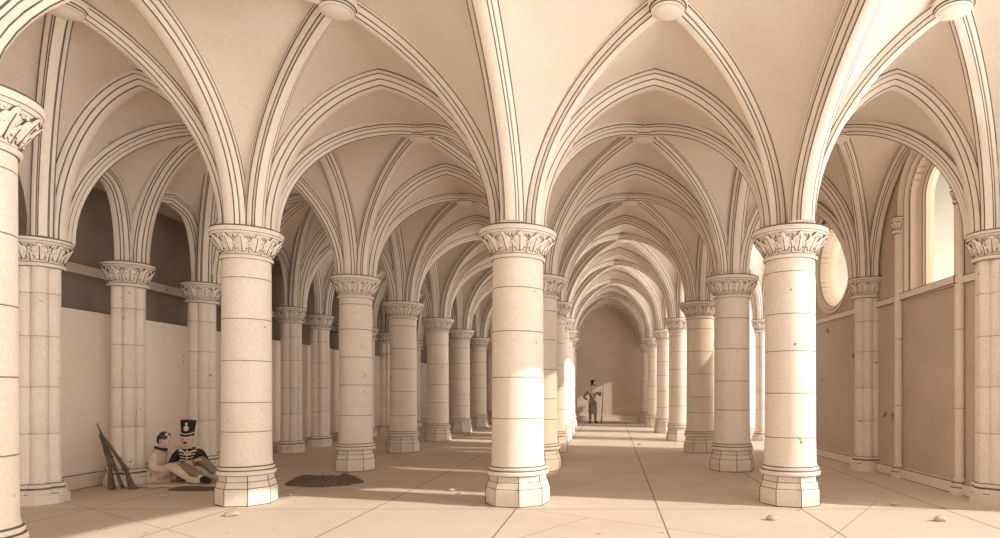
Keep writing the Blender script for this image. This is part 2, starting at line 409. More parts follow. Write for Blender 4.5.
# ------------------------------------------------------------------ carved leaves
def leaf(mb, ang, zb, zt, r_of, w, lift=.020, curl=.03, m_st=0, m_ink=1):
    """a lobed leaf on a stalk, standing off the bell with its tip curling out; w = half width"""
    N_, QS = 44, (0.0, .3, .6, .84, .95, 1.0)
    def at(du, z, off):
        r = r_of(min(z, zt)); a = ang + du / r
        return Vector(((r + off) * math.cos(a), (r + off) * math.sin(a), z))
    h = zt - zb; cz = zb + h * .56
    def outline(ph):                              # five rounded lobes above a narrow foot
        up_ = math.sin(ph); r = .60 + .40 * abs(math.cos(2.5 * (ph - math.pi / 2))) ** .7
        x = math.cos(ph) * r * (1.0 if up_ > -.2 else 1.0 - .55 * (-up_ - .2)); y = math.sin(ph) * r
        return x, y
    rows = []
    for q in QS:
        row = []
        for k in range(N_):
            x, y = outline(2 * math.pi * k / N_); x *= q; y *= q
            z = cz + y * h * (.46 if y > 0 else .56); v = (z - zb) / h
            vein = .006 * abs(math.sin(3 * math.atan2(y, x + 1e-9) + 1.57)) if 0 < q < .95 else 0
            off = lift * (1 - .55 * q ** 3) + curl * max(0, v) ** 3 + .012 * (1 - q * q) - vein
            row.append(at(x * w, z, off))
        rows.append(row)
    rows.append([at(outline(2 * math.pi * k / N_)[0] * w * .97, cz + outline(2 * math.pi * k / N_)[1] * h * (.45 if outline(2 * math.pi * k / N_)[1] > 0 else .55), -.004) for k in range(N_)])
    base = [mb.add(r) for r in rows]
    for n_, (a, b) in enumerate(zip(base, base[1:])):
        for k in range(N_): mb.face((a + k, a + (k + 1) % N_, b + (k + 1) % N_, b + k), m_ink if n_ >= 4 else m_st)
    for sx in (-1, 1):                            # tight curls beside the tip and at the waist of the leaf
        for dx, v, rr in ((.98, .86, .017), (.80, .30, .012)):
            c = at(sx * w * dx, zb + h * v, .004); e = Vector((math.cos(ang), math.sin(ang), 0)); tg = Vector((-e.y, e.x, 0)); k_ = w / .085
            mb.ball(c, (tg, e, Vector((0, 0, 1))), ((rr + .008) * k_, .010, (rr + .008) * k_), m_ink, 10, 6)
            mb.ball(c + e * .008, (tg, e, Vector((0, 0, 1))), (rr * k_, .020, rr * k_), m_st, 10, 6)
            mb.ball(c + e * .022, (tg, e, Vector((0, 0, 1))), (rr * k_ * .38, .010, rr * k_ * .38), m_ink, 8, 5)
    mb.tube([at(0, zb + h * .08, lift * .7), at(0, zb + h * .45, lift + .010), at(0, zb + h * .80, lift + .012 + curl * .5)], [.0065, .0055, .004], 5, m_ink)

def capital_meshes(rn, rt, z0, z1, n_leaf, w, n_side=40, ab=.10):
    """neck radius, rim radius, underside, top; returns bell, foliage, abacus meshes"""
    za = z1 - ab; zn = z0 + .052
    def r_of(z):
        v = min(1, max(0, (z - zn) / (za - zn))); return rn + (rt - .045 - rn) * (.55 * v + .45 * v * v)
    b = MB()
    P = [(rn * .97, z0 - .012), (rn + .016, z0 - .006), (rn + .032, z0 + .010), (rn + .032, z0 + .030), (rn + .014, z0 + .043), (rn, zn)]
    ms = [1, 0, 0, 0, 1]
    for k in range(1, 8):
        z = zn + (za - zn) * k / 7; P.append((r_of(z), z)); ms.append(0)
    b.lathe(P, n_side, mats=ms, caps=False)
    lf = MB()
    for k in range(n_leaf): leaf(lf, 2 * math.pi * (k + .5) / n_leaf, zn + .002, za - .004, r_of, w)
    for k in range(n_leaf): leaf(lf, 2 * math.pi * k / n_leaf, zn - .002, zn + (za - zn) * .60, r_of, w * .66, .010, .022)
    a = MB()
    a.lathe([(rt - .06, za - .004), (rt - .035, za), (rt - .03, za + .010), (rt - .014, za + .025), (rt - .008, za + .03), (rt, za + .04), (rt, z1 - .018), (rt - .008, z1), (rt - .03, z1)],
            n_side, mats=[1, 0, 0, 1, 0, 0, 1, 0])
    return b.mesh('bell', [STONE, INK]), lf.mesh('foliage', [STONE, INK], ang=60), a.mesh('abacus', [STONE, INK])

# ------------------------------------------------------------------ round columns
SR = .335
def drum_shaft(joints, seed, n=44):
    r0 = random.Random(seed); mb = MB(); zb, zt = .50, SPR - .375
    prof_, ms = [(SR + .028, zb - .02), (SR + .022, zb), (SR + .010, zb + .05)], [0, 0]
    for z in joints:
        rr = SR + .010 * (1 - (z - zb) / (zt - zb)) - .006
        prof_ += [(rr + .002, z - .008), (rr - .003, z - .005), (rr - .003, z + .005), (rr + .002, z + .008)]; ms += [0, 0, 1, 0]
    prof_.append((SR - .006, zt)); ms.append(0)
    mb.lathe(prof_, n, mats=ms)
    return mb.mesh('shaft', [SHAFT, INKS], ang=50)
def base_mesh(seed):
    mb = MB(); rot = R(22.5 + 9 + seed * 5); k = 1 / math.cos(math.pi / 8)
    # octagonal plinth and splayed courses; dark joints where the courses meet
    mb.lathe([(.385 * k, 0), (.385 * k, .012), (.388 * k, .018), (.388 * k, .205), (.380 * k, .215), (.380 * k, .224), (.374 * k, .228), (.362 * k, .285), (.350 * k, .298), (.350 * k, .306),
              (.346 * k, .312), (.342 * k, .37), (.330 * k, .385)], 8, mats=[1, 0, 0, 0, 1, 0, 0, 0, 1, 0, 0, 0], rot=rot)
    for q in range(8):                        # joints between the blocks of the base
        a = rot + 2 * math.pi * q / 8; c, s_ = math.cos(a), math.sin(a)
        mb.tube([(.389 * k * c, .389 * k * s_, .01), (.389 * k * c, .389 * k * s_, .20), (.380 * k * c, .380 * k * s_, .225), (.352 * k * c, .352 * k * s_, .30), (.343 * k * c, .343 * k * s_, .372)], .0055, 5, 1)
    mb.lathe([(.372, .375), (.392, .385), (.402, .402), (.400, .420), (.388, .436), (.376, .441), (.373, .449), (.378, .455), (.383, .468), (.376, .486), (.364, .492), (.362, .50), (.35, .51)],
             40, mats=[1, 0, 0, 0, 1, 1, 0, 0, 0, 1, 1, 0], caps=True)
    return mb.mesh('base', [STONE, INK], ang=30)
SHAFTS = [drum_shaft(j, k) for k, j in enumerate([[.93, 1.30, 1.83, 2.36, 2.88], [1.0, 1.55, 2.05, 2.55, 3.0], [.86, 1.42, 1.95, 2.42, 2.95], [1.1, 1.62, 2.2, 2.75]])]
BASES = [base_mesh(k) for k in range(3)]
BELL, FOLI, ABAC = capital_meshes(SR - .004, .505, SPR - .385, SPR, 13, .086)
def round_column(loc, label, group, k, rz=0, girth=1.0):
    t = thing('column', label, 'column', loc, rz, group); t.scale = (girth, girth, 1)
    link('base', BASES[k % 3], t); link('shaft', SHAFTS[k % 4], t)
    c = link('capital', BELL, t); link('foliage', FOLI, c); link('abacus', ABAC, c)
    return t

# clustered piers: a core with attached shafts
def cluster_pier_meshes(ztop, rs, off, n, core, zb=.30):
    z0 = ztop - .35
    offs = [(off * math.cos(2 * math.pi * k / n), off * math.sin(2 * math.pi * k / n)) for k in range(n)]
    sh = []
    for (x, y) in offs:
        m = MB(); js = [.9, 1.5, 2.15, 2.7]; P, ms = [(rs + .006, zb - .02)], []
        for z in js: P += [(rs, z - .006), (rs - .003, z - .003), (rs - .003, z + .003), (rs, z + .006)]; ms += [0, 0, 1, 0]
        P.append((rs, z0)); ms.append(0); m.lathe(P, 20, (x, y), mats=ms); sh.append(m.mesh('shaft', [SHAFT, INKS], ang=50))
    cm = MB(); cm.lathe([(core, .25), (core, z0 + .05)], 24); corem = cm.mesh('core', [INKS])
    bm_ = MB(); R_ = off + rs
    bm_.lathe([(R_ + .075, 0), (R_ + .075, .12), (R_ + .06, .13), (R_ + .055, .14), (R_ + .04, .15)], 8, mats=[0, 0, 1, 0], rot=R(22.5))
    for (x, y) in offs: bm_.lathe([(rs + .06, .12), (rs + .075, .15), (rs + .07, .175), (rs + .045, .19), (rs + .038, .20), (rs + .045, .215), (rs + .048, .235), (rs + .03, .255), (rs + .012, .265), (rs, .31)], 22, (x, y), mats=[0, 0, 0, 1, 1, 0, 0, 1, 0])
    return sh, corem, bm_.mesh('base', [STONE, INK])
PIER = {}
for row in ('L2', 'R'):
    zt = spring(row); sh, corem, bs = cluster_pier_meshes(zt, .085, .145, 6, .17)
    PIER[row] = (sh, corem, bs) + capital_meshes(.235, .34, zt - .36, zt, 9, .079, 30, .08)
def cluster_pier(row, loc, label, group):
    sh, corem, bs, b, f, a = PIER[row]
    t = thing('clustered_pier', label, 'pier', loc, R(12), group)
    link('base', bs, t)
    co = link('core', corem, t)
    for s in sh: link('shaft', s, t)
    c = link('capital', b, t); link('foliage', f, c); link('abacus', a, c)
    return t

ORD = ['first', 'second', 'third', 'fourth', 'fifth', 'sixth', 'seventh']
ROWNAME = {'L1': 'row between the left aisles', 'N1': 'row left of the nave', 'N2': 'row right of the nave'}
k = 0
for row in ('L1', 'N1', 'N2'):
    for i in range(0, 7):
        if i == 0:
            lab = {'L1': 'large round column beside the seated soldiers, front of its row', 'N1': 'large round column at the centre front, left of the nave', 'N2': 'large round column at the right front, next to the right aisle'}[row]
        else: lab = 'round column, %s from the front, %s' % (ORD[i], ROWNAME[row])
        p = node(row, i); round_column((p.x, p.y, 0), lab, 'round columns', k, R((k * 37) % 30), {'L1': .85 if i < 2 else .9, 'N1': .98, 'N2': .95}[row]); k += 1
round_column((-4.49, 4.28, 0), 'nearest round column, cut by the left edge, with a large leafy capital', 'round columns', 1, R(11), .85)
for i in (0, .46, 1, 1.46, 2, 2.46, 3, 3.46, 4, 5):
    j = [0, .46, 1, 1.46, 2, 2.46, 3, 3.46, 4, 5].index(i)
    lab = ['clustered pier of slender shafts nearest the left edge, against the pale wall', 'clustered pier of slender shafts between the leaning muskets and the soldiers', 'clustered pier of slender shafts behind the seated soldiers'][j] if j < 3 else \
        'clustered pier, %s from the front along the pale left wall' % ['fourth', 'fifth', 'sixth', 'seventh', 'eighth', 'ninth', 'tenth'][j - 3]
    cluster_pier('L2', (row_x('L2', i), yy(i), 0), lab, 'clustered piers along the left wall')
for i in range(0, 7):
    lab = ['clustered pier with a leafy capital at the right edge', 'clustered pier on the right wall between the two windows'][i] if i < 2 else 'clustered pier, %s from the front along the right wall' % ORD[i]
    cluster_pier('R', (row_x('R', i), yy(i), 0), lab, 'clustered piers along the right wall')

# ------------------------------------------------------------------ arches between the supports
AISLE = [('L2', 'L1', 'far left aisle'), ('L1', 'N1', 'left aisle'), ('N1', 'N2', 'nave'), ('N2', 'R', 'right aisle')]
FROMF = ['nearest', 'second nearest', 'third nearest', 'fourth nearest', 'fifth nearest', 'sixth nearest', 'seventh nearest']
def arch(name, A, B, crown, label, cat, group, profile=T_PROF, wf=1.0, zM=None):
    mb = MB(); sweep(mb, edge_pts(A, B, zM or crown, crown), profile, wf)
    return tag(mb.build(name, [RIBST, INK], ang=45), label, cat, group, 'thing')
for a, b, nm in AISLE:
    for i in range(0, 7):
        arch('transverse_arch', node(a, i), node(b, i), CROWN, '%s pointed cross arch spanning the %s' % (FROMF[i], nm), 'arch', 'cross arches of the ' + nm)
for row, nm in (('L1', ROWNAME['L1']), ('N1', ROWNAME['N1']), ('N2', ROWNAME['N2'])):
    for i in range(-1, 6):
        q = 'nearest' if i == -1 else FROMF[i + 1]
        arch('arcade_arch', node(row, i), node(row, i + 1), CROWN, '%s pointed lengthwise arch above the %s' % (q, nm), 'arch', 'lengthwise arches')
MID = .46
ZMID = 4.75
for i in range(-1, 6):
    if i == -1: continue
    A, B = node('L2', i), node('L2', i + 1); M = Vector((row_x('L2', i + MID), yy(i + MID), spring('L2')))
    for h, (P, Q) in enumerate(((A, M), (M, B))):
        arch('wall_arch', P, Q, CROWN, '%s narrow pointed wall arch above the pale left wall' % (['nearest', 'second', 'third', 'fourth', 'fifth', 'sixth', 'seventh', 'eighth', 'ninth', 'tenth', 'eleventh', 'twelfth'][2 * i + h]), 'arch', 'narrow wall arches on the left', D_PROF, 1.0, ZMID)
for i in range(0, 6):
    arch('wall_arch', node('R', i), node('R', i + 1), CROWN, '%s pointed wall arch against the right wall' % FROMF[i], 'arch', 'wall arches on the right', D_PROF)

# ------------------------------------------------------------------ vault bays: four cells, ribs and a boss
def boss_mesh(parent, p):
    mb = MB()
    mb.lathe([(.05, -.05), (.165, -.048), (.19, -.035), (.195, -.02), (.197, .0), (.215, .01), (.225, .035), (.225, .085), (.21, .10), (.20, .11)], 28, mats=[0, 0, 1, 0, 1, 0, 0, 1, 0])
    lf = MB(); lf.lathe([(.005, -.085), (.05, -.083), (.10, -.076), (.14, -.064), (.158, -.052), (.16, -.045)], 28, mats=[0, 0, 0, 0, 1], caps=False)
    return mb.mesh('boss', [RIBST, INK]), lf.mesh('boss_face', [RIBST, INK])
BOSS, ROSE = boss_mesh(None, None)
def vault(name, cor, boss, label, mid=None, zc=CROWN, skip=()):
    """cor = near-left, near-right, far-right, far-left spring points; boss = plan point"""
    t = thing(name, label, 'vault', (0, 0, 0), 0, 'vault bays', 'structure')
    Cc = Vector((boss[0], boss[1], 0)); NL, NR, FR, FL = cor
    zb = sum(P.z for P in cor) / 4
    cells = [(NL, NR), (NR, FR), (FR, FL)]
    for q, (A, B) in enumerate(cells):
        if q in skip: continue
        web_obj(t, A, B, Cc, zc, zc, zb)
    if mid is None: web_obj(t, FL, NL, Cc, zc, zc, zb)
    else:
        web_obj(t, FL, mid, Cc, ZMID, zc, zb); web_obj(t, mid, NL, Cc, ZMID, zc, zb)
    for P in list(cor) + ([mid] if mid is not None else []):
        mb = MB(); sweep(mb, rib_pts(P, Cc, zc, zb), D_PROF); mb.build('diagonal_rib', [RIBST, INK], t, ang=45)
    b = link('boss', BOSS, t, (Cc.x, Cc.y, zc - .15)); b.scale = (.92, .92, .8); link('boss_face', ROSE, b)
    return t
for a, b, nm in AISLE:
    for i in range(0, 6):
        cor = (node(a, i), node(b, i), node(b, i + 1), node(a, i + 1)); cc = sum(cor, Vector()) / 4
        mid = Vector((row_x('L2', i + MID), yy(i + MID), spring('L2'))) if a == 'L2' else None
        vault('ceiling_vault', cor, (cc.x, cc.y), '%s ribbed vault bay over the %s, behind its front cross arch' % (FROMF[i], nm), mid)
    # the short bay against the end wall
    cor = (node(a, 6), node(b, 6), Vector((row_x(b, 6.5), YE + .1, spring(b))), Vector((row_x(a, 6.5), YE + .1, spring(a))))
    cc = sum(cor, Vector()) / 4
    vault('ceiling_vault', cor, (cc.x, cc.y), 'last short vault bay of the %s, against the end wall' % nm)
for a, b, nm in AISLE:
    cor = (node(a, -1), node(b, -1), node(b, 0), node(a, 0))
    bx = {'L2': -5.68, 'L1': -2.85, 'N1': .578, 'N2': 3.54}[a]
    vault('ceiling_vault', cor, (bx, 6.42), 'vault bay over the %s above the viewer, with its carved boss at the top edge' % nm)

# ------------------------------------------------------------------ windows in the right wall
def wpt(y, z, dx=0.0): return Vector((wall_x(y) + dx, y, z))
w1 = thing('window_1', 'round-headed window with slender jamb shafts in the right wall', 'window', (0, 0, 0), 0, None, 'structure')
def head_path(cy, w, z0, zs, n=18):
    r = w / 2; P = [(cy - r, z0)] + [(cy - r * math.cos(math.pi * k / n), zs + r * math.sin(math.pi * k / n)) for k in range(n + 1)] + [(cy + r, z0)]
    return P
def ring_strip(mb, path, widths, cy, cz, closed=False):
    """moulded band round an opening; widths: (outward, dx, material)"""
    rows = []
    n = len(path)
    for i, (y, z) in enumerate(path):
        a = path[(i - 1) % n] if closed or i > 0 else path[i]; b = path[(i + 1) % n] if closed or i < n - 1 else path[i]
        t = Vector((b[0] - a[0], b[1] - a[1])); t.normalize(); nv = Vector((t.y, -t.x))
        if nv.dot(Vector((y - cy, z - cz))) < 0: nv = -nv
        rows.append([wpt(y + nv.x * o_, z + nv.y * o_, dx) for o_, dx, _ in widths])
    if closed: rows.append(rows[0])
    mb.grid(rows, mats=[q[2] for q in widths])
mb = MB(); ring_strip(mb, head_path(WIN_Y, WIN_W, WIN_Z0, WIN_ZS), [(-.002, .20, 0), (-.002, .03, 1), (.0, .012, 0), (.03, -.02, 0), (.055, -.045, 1), (.065, -.05, 0), (.12, -.05, 1), (.13, -.04, 0), (.15, -.075, 0), (.18, -.09, 0), (.21, -.075, 1), (.222, -.06, 0), (.25, -.03, 1), (.262, -.01, 0), (.262, .03, 0)], WIN_Y, 4.0)
mb.build('window_arch', [STONE, INK], w1)
# inner frame, set back and narrower
mb = MB(); ring_strip(mb, head_path(WIN_Y, WIN_W - .16, WIN_Z0 + .02, WIN_ZS), [(.09, .16, 0), (-.02, .16, 1), (-.035, .165, 0), (-.06, .19, 1), (-.07, .2, 0), (-.07, .27, 0), (.09, .27, 0)], WIN_Y, 4.0)
mb.build('window_frame', [STONE, INK], w1)
mb = MB(); mb.fan([wpt(y, z, .235) for y, z in round_head(WIN_Y, WIN_W - .22, WIN_Z0 + .02, WIN_ZS)]); mb.build('pane', [GLASS], w1, smooth=False)
mb = MB(); c = wpt(WIN_Y, 3.0); mb.box((c.x + .06, WIN_Y, WIN_Z0 - .05), (.36, WIN_W + .5, .12)); ink_edges(mb.build('sill', [STONE, INK], w1, smooth=False), .012)
SH_B, SH_F, SH_A = None, None, None
JB, JF, JA = capital_meshes(.062, .125, 4.33 - .26, 4.33, 6, .05, 20, .07)
for y in (WIN_Y - .84, WIN_Y + .84):
    x = wall_x(y) - .06
    mb = MB(); mb.lathe([(.062, .2), (.062, 1.2), (.059, 1.203), (.059, 1.21), (.062, 1.213), (.062, 2.3), (.059, 2.303), (.059, 2.31), (.062, 2.313), (.062, 4.05)], 18, mats=[0, 0, 1, 0, 0, 0, 1, 0, 0])
    mb.lathe([(.12, 0), (.12, .1), (.105, .112), (.10, .12), (.108, .14), (.10, .165), (.08, .18), (.075, .19), (.085, .205), (.07, .23)], 18, mats=[0, 1, 0, 0, 0, 1, 0, 0, 0])
    s = mb.build('jamb_shaft', [STONE, INK], w1); s.location = (x, y, 0)
    c = link('capital', JB, s); link('foliage', JF, s); link('abacus', JA, s)
w2 = thing('window_2', 'round moulded window opening in the right wall behind the right front column', 'window', (0, 0, 0), 0, None, 'structure')
mb = MB(); ring_strip(mb, circ(OC_Y, OC_Z, OC_R, 48), [(-.002, .22, 0), (-.002, .03, 1), (.01, .0, 0), (.04, -.035, 0), (.07, -.045, 1), (.082, -.04, 0), (.10, -.06, 0), (.13, -.07, 0), (.16, -.055, 1), (.172, -.04, 0), (.19, -.005, 1), (.2, .01, 0), (.2, .03, 0)], OC_Y, OC_Z, True)
mb.build('window_frame', [STONE, INK], w2)
mb = MB(); mb.fan([wpt(y, z, .2) for y, z in circ(OC_Y, OC_Z, OC_R, 48)]); mb.build('pane', [GLASS], w2, smooth=False)


# ------------------------------------------------------------------ people
def skin_mesh(name, verts, edges, rad, sub=2, root=0):
    me = bpy.data.meshes.new(name); me.from_pydata([tuple(v) for v in verts], edges, [])
    o = bpy.data.objects.new(name, me); C.objects.link(o)
    md = o.modifiers.new('skin', 'SKIN'); md.use_smooth_shade = True; md.branch_smoothing = .6
    for i, sv in enumerate(me.skin_vertices[0].data):
        r = rad[i]; sv.radius = r if isinstance(r, (tuple, list)) else (r, r); sv.use_root = (i == root)
    sb = o.modifiers.new('sub', 'SUBSURF'); sb.levels = sub; sb.render_levels = sub
    dg = bpy.context.evaluated_depsgraph_get(); out = bpy.data.meshes.new_from_object(o.evaluated_get(dg)); out.name = name
    bpy.data.objects.remove(o); bpy.data.meshes.remove(me)
    return out
def join_into(mb, me, m=0):
    i = mb.add([v.co for v in me.vertices])
    for p in me.polygons: mb.face([i + k for k in p.vertices], m)
def chain(V, E, Rr, start, pts, rads):
    a = start
    for p, r in zip(pts, rads):
        V.append(Vector(p)); Rr.append(r); E.append((a, len(V) - 1)); a = len(V) - 1
    return a
def hand(mb, wrist, direc, side, palm_n, curl=.5):
    """palm, four bent fingers of different lengths and a thumb off the side"""
    d = Vector(direc).normalized(); n = Vector(palm_n); n = (n - d * n.dot(d)).normalized(); w = d.cross(n) * side
    wr = Vector(wrist); c = wr + d * .052
    mb.ball(c, (w, n, d), (.042, .017, .056), 0, 10, 7)
    for off, ln in ((-.030, .062), (-.010, .074), (.011, .079), (.031, .070)):
        p0 = wr + d * .088 + w * off; p1 = p0 + (d * math.cos(curl * .5) + n * math.sin(curl * .5)) * ln * .45
        p2 = p1 + (d * math.cos(curl * 1.4) + n * math.sin(curl * 1.4)) * ln * .32; p3 = p2 + (d * math.cos(curl * 2.2) + n * math.sin(curl * 2.2)) * ln * .28
        mb.tube([p0 - d * .02, p0, p1, p2, p3], [.0095, .0095, .009, .008, .006], 7)
    t0 = wr + d * .03 + w * .034; t1 = t0 + (d * .6 + w * .7 + n * .3).normalized() * .036; t2 = t1 + (d * .9 + w * .25 + n * .4).normalized() * .03
    mb.tube([t0 - w * .012, t0, t1, t2], [.012, .0115, .010, .007], 7)
def head(mb, c, face, s=1.0):
    """skull, jaw, nose, brows, lips and ears on one surface"""
    f = Vector(face).normalized(); u = Vector((0, 0, 1)); u = (u - f * u.dot(f)).normalized(); r = u.cross(f).normalized(); c = Vector(c)
    nu, nv = 28, 22; rows = []
    for i in range(1, nv):
        th = math.pi * i / nv; row = []
        for k in range(nu):
            ph = 2 * math.pi * k / nu; x, y, z = math.sin(th) * math.sin(ph), math.sin(th) * math.cos(ph), -math.cos(th)   # y forward
            wx = .074 * (1 - .22 * max(0, -z) ** 1.5); wy = .094; wz = .118
            p = Vector((x * wx, y * wy, z * wz))
            if y > 0:
                g = lambda cx, cz, sx, sz: math.exp(-((p.x - cx) / sx) ** 2 - ((p.z - cz) / sz) ** 2)
                p.y += .026 * g(0, -.022, .013, .018) + .014 * g(0, .0, .010, .02) + .008 * g(0, -.092, .03, .02) + .007 * g(0, -.062, .022, .012)
                p.y -= .011 * (g(.030, .004, .016, .012) + g(-.030, .004, .016, .012)) + .004 * g(0, -.064, .025, .003)
                p.y += .005 * (g(.03, .026, .022, .009) + g(-.03, .026, .022, .009))
            elif z < -.2: p.y *= .82
            row.append(c + (r * p.x + f * p.y + u * p.z) * s)
        rows.append(row)
    base = [mb.add(q) for q in rows]
    for a, b in zip(base, base[1:]):
        for k in range(nu): mb.face((a + k, a + (k + 1) % nu, b + (k + 1) % nu, b + k))
    lo = mb.add([c - u * .118 * s]); hi = mb.add([c + u * .118 * s])
    for k in range(nu): mb.face((lo, base[0] + (k + 1) % nu, base[0] + k)); mb.face((hi, base[-1] + k, base[-1] + (k + 1) % nu))
    for sd_ in (-1, 1):
        mb.ball(c + (r * sd_ * .076 - f * .004 - u * .006) * s, (f, r, u), (.017 * s, .008 * s, .030 * s), 0, 8, 6)
        mb.ball(c + (r * sd_ * .030 + f * .083 + u * .003) * s, (r, f, u), (.011 * s, .006 * s, .006 * s), 1, 8, 6)
    return f, u, r

def figure(label, loc, J, face, torso_mat, leg_mat, shoe_mat, hands, coat=False):
    """J: pelvis, waist, chest, neck, head; arms / legs as joint lists; one continuous body under the clothes"""
    t = thing('person', label, 'person', loc)
    V, E, Q = [Vector(J['pelvis'])], [], [(.135, .105)]
    ch = chain(V, E, Q, 0, [J['waist'], J['chest']], [(.125, .095), (.15, .105)])
    nk = chain(V, E, Q, ch, [J['neck'], Vector(J['neck']).lerp(Vector(J['head']), .6)], [.052, .05])
    for a in J['arms']: chain(V, E, Q, ch, a, [.062, .044, .030])
    for l in J['legs']: chain(V, E, Q, 0, l, [.088, .060, .040, .036])
    mb = MB(); join_into(mb, skin_mesh('body', V, E, Q)); head(mb, J['head'], face)
    for (a, (side, n, curl)) in zip(J['arms'], hands):
        hand(mb, a[2], Vector(a[2]) - Vector(a[1]), side, n, curl)
    body = mb.build('body', [SKIN, HAIR], t, ang=80)
    # jacket or shirt
    V, E, Q = [Vector(J['pelvis']) + Vector((0, 0, .03))], [], [(.155, .125)]
    ch = chain(V, E, Q, 0, [J['waist'], J['chest']], [(.146, .115), (.172, .124)])
    chain(V, E, Q, ch, [Vector(J['neck']) - Vector((0, 0, .02))], [.074])
    for a in J['arms']: chain(V, E, Q, ch, [a[0], a[1], Vector(a[1]).lerp(Vector(a[2]), .9)], [.080, .062, .047])
    if coat:
        p = Vector(J['pelvis']); chain(V, E, Q, 0, [p - Vector((0, 0, .28)), p - Vector((0, 0, .52))], [(.20, .17), (.24, .20)])
    g = link('coat' if coat else ('jacket' if torso_mat is DARKC else 'shirt'), skin_mesh('garment', V, E, Q), t); g.data.materials.append(torso_mat)
    # trousers
    V, E, Q = [Vector(J['pelvis'])], [], [(.150, .120)]
    for l in J['legs']: chain(V, E, Q, 0, [l[0], l[1], Vector(l[1]).lerp(Vector(l[2]), .88)], [.104, .078, .056])
    g2 = link('trousers', skin_mesh('trousers', V, E, Q), t); g2.data.materials.append(leg_mat)
    for l in J['legs']:
        a, b = Vector(l[2]), Vector(l[3]); mb = MB(); d = (b - a); dn = d.normalized()
        mb.tube([a - dn * .05, a - dn * .03, a + d * .3, a + d * .8, b + dn * .03, b + dn * .05], [.03, .048, .050, .046, .036, .02], 12); mb.build('shoe', [shoe_mat], t, ang=60)
    return t, g
def shako(t, c, up, f, h=.27):
    """tall fur cap, wider at the crown, with pale plate and chin cord"""
    u = Vector(up).normalized(); f = Vector(f); f = (f - u * f.dot(u)).normalized(); r = u.cross(f); c = Vector(c); mb = MB(); rows = []
    for rr, z in ((.088, .0), (.092, .02), (.090, .06), (.094, h * .5), (.106, h * .85), (.110, h * .96), (.104, h), (.05, h + .008)):
        rows.append([c + u * z + (r * math.cos(2 * math.pi * k / 28) + f * math.sin(2 * math.pi * k / 28) * 1.08) * rr for k in range(28)])
    mb.grid([q + [q[0]] for q in rows]); mb.fan(rows[0]); mb.fan(rows[-1])
    hat = mb.build('fur_cap', [DARKC], t, ang=60)
    b = MB(); P = c + f * .103 + u * h * .45
    b.ball(P, (r, f, u), (.034, .010, .045), 0, 12, 8); b.ball(P + u * .075, (r, f, u), (.022, .012, .03), 0, 10, 7)
    b.build('cap_plate', [BRAID], hat)
    b = MB(); b.tube([c + (r * math.cos(a) + f * math.sin(a) * 1.08) * .100 + u * (.035 + .018 * math.cos(2 * a)) for a in [2 * math.pi * k / 24 for k in range(25)]], .008, 6, 0, False); b.build('cap_cord', [BRAID], hat)
    b = MB(); b.tube([c + f * .085 + r * .075 + u * .012, c + f * .118 + r * .045 - u * .004, c + f * .128 - u * .008, c + f * .118 - r * .045 - u * .004, c + f * .085 - r * .075 + u * .012], [.012, .014, .014, .014, .012], 8); b.build('peak', [DARKC], hat)
    return hat

# the soldier in a pale shirt, seen from the side, knees drawn up
J1 = dict(pelvis=(0, 0, .12), waist=(-.03, 0, .25), chest=(-.02, -.02, .41), neck=(.045, -.03, .53), head=(.105, -.04, .655),
          arms=[[(.02, -.16, .44), (.10, -.27, .23), (.32, -.25, .22)], [(-.02, .14, .44), (.12, .14, .25), (.32, .02, .24)]],
          legs=[[(.06, -.10, .115), (.37, -.24, .27), (.66, -.27, .07), (.79, -.29, .05)], [(.06, .09, .115), (.50, .02, .26), (.84, -.02, .08), (.97, -.05, .06)]])
p1, g1 = figure('person in a pale shirt sitting on the floor with knees drawn up, bareheaded', (-7.08, 9.70, .03), J1, (.95, .12, -.16), PALEC, PALEC, PALEC, [(1, (0, .5, -1), .5), (-1, (0, -.5, -1), .5)])
hc = Vector(J1['head']); f_ = Vector((.95, .12, -.16)).normalized(); u_ = Vector((0, 0, 1)); mb = MB()
for k in range(46):
    a = rng.uniform(0, 2 * math.pi); th = math.acos(rng.uniform(.05, 1)); d = Vector((math.sin(th) * math.cos(a), math.sin(th) * math.sin(a), math.cos(th)))
    if d.dot(f_) > .62 and d.z < .72: continue
    X = d.orthogonal().normalized(); mb.ball(hc + Vector((d.x * .085, d.y * .080, d.z * .112)), (X, d.cross(X), d), (.034, .028, .018), 0, 7, 5)
for k in range(14):                                   # hair down the back of the head
    d = (-f_ + Vector((rng.uniform(-.5, .5), rng.uniform(-.7, .7), rng.uniform(-.5, .3)))).normalized(); X = d.orthogonal().normalized()
    mb.ball(hc + Vector((d.x * .086, d.y * .078, d.z * .108)), (X, d.cross(X), d), (.032, .028, .016), 0, 7, 5)
mb.build('hair', [HAIR], p1)
mb = MB(); n_ = Vector(J1['neck']); mb.tube([n_ + Vector((.075 * math.cos(a), .072 * math.sin(a), -.012 + .02 * math.cos(a + 2.6))) for a in [2 * math.pi * k / 16 for k in range(17)]], .02, 7, 0, False); mb.build('neckerchief', [DARKC], p1)

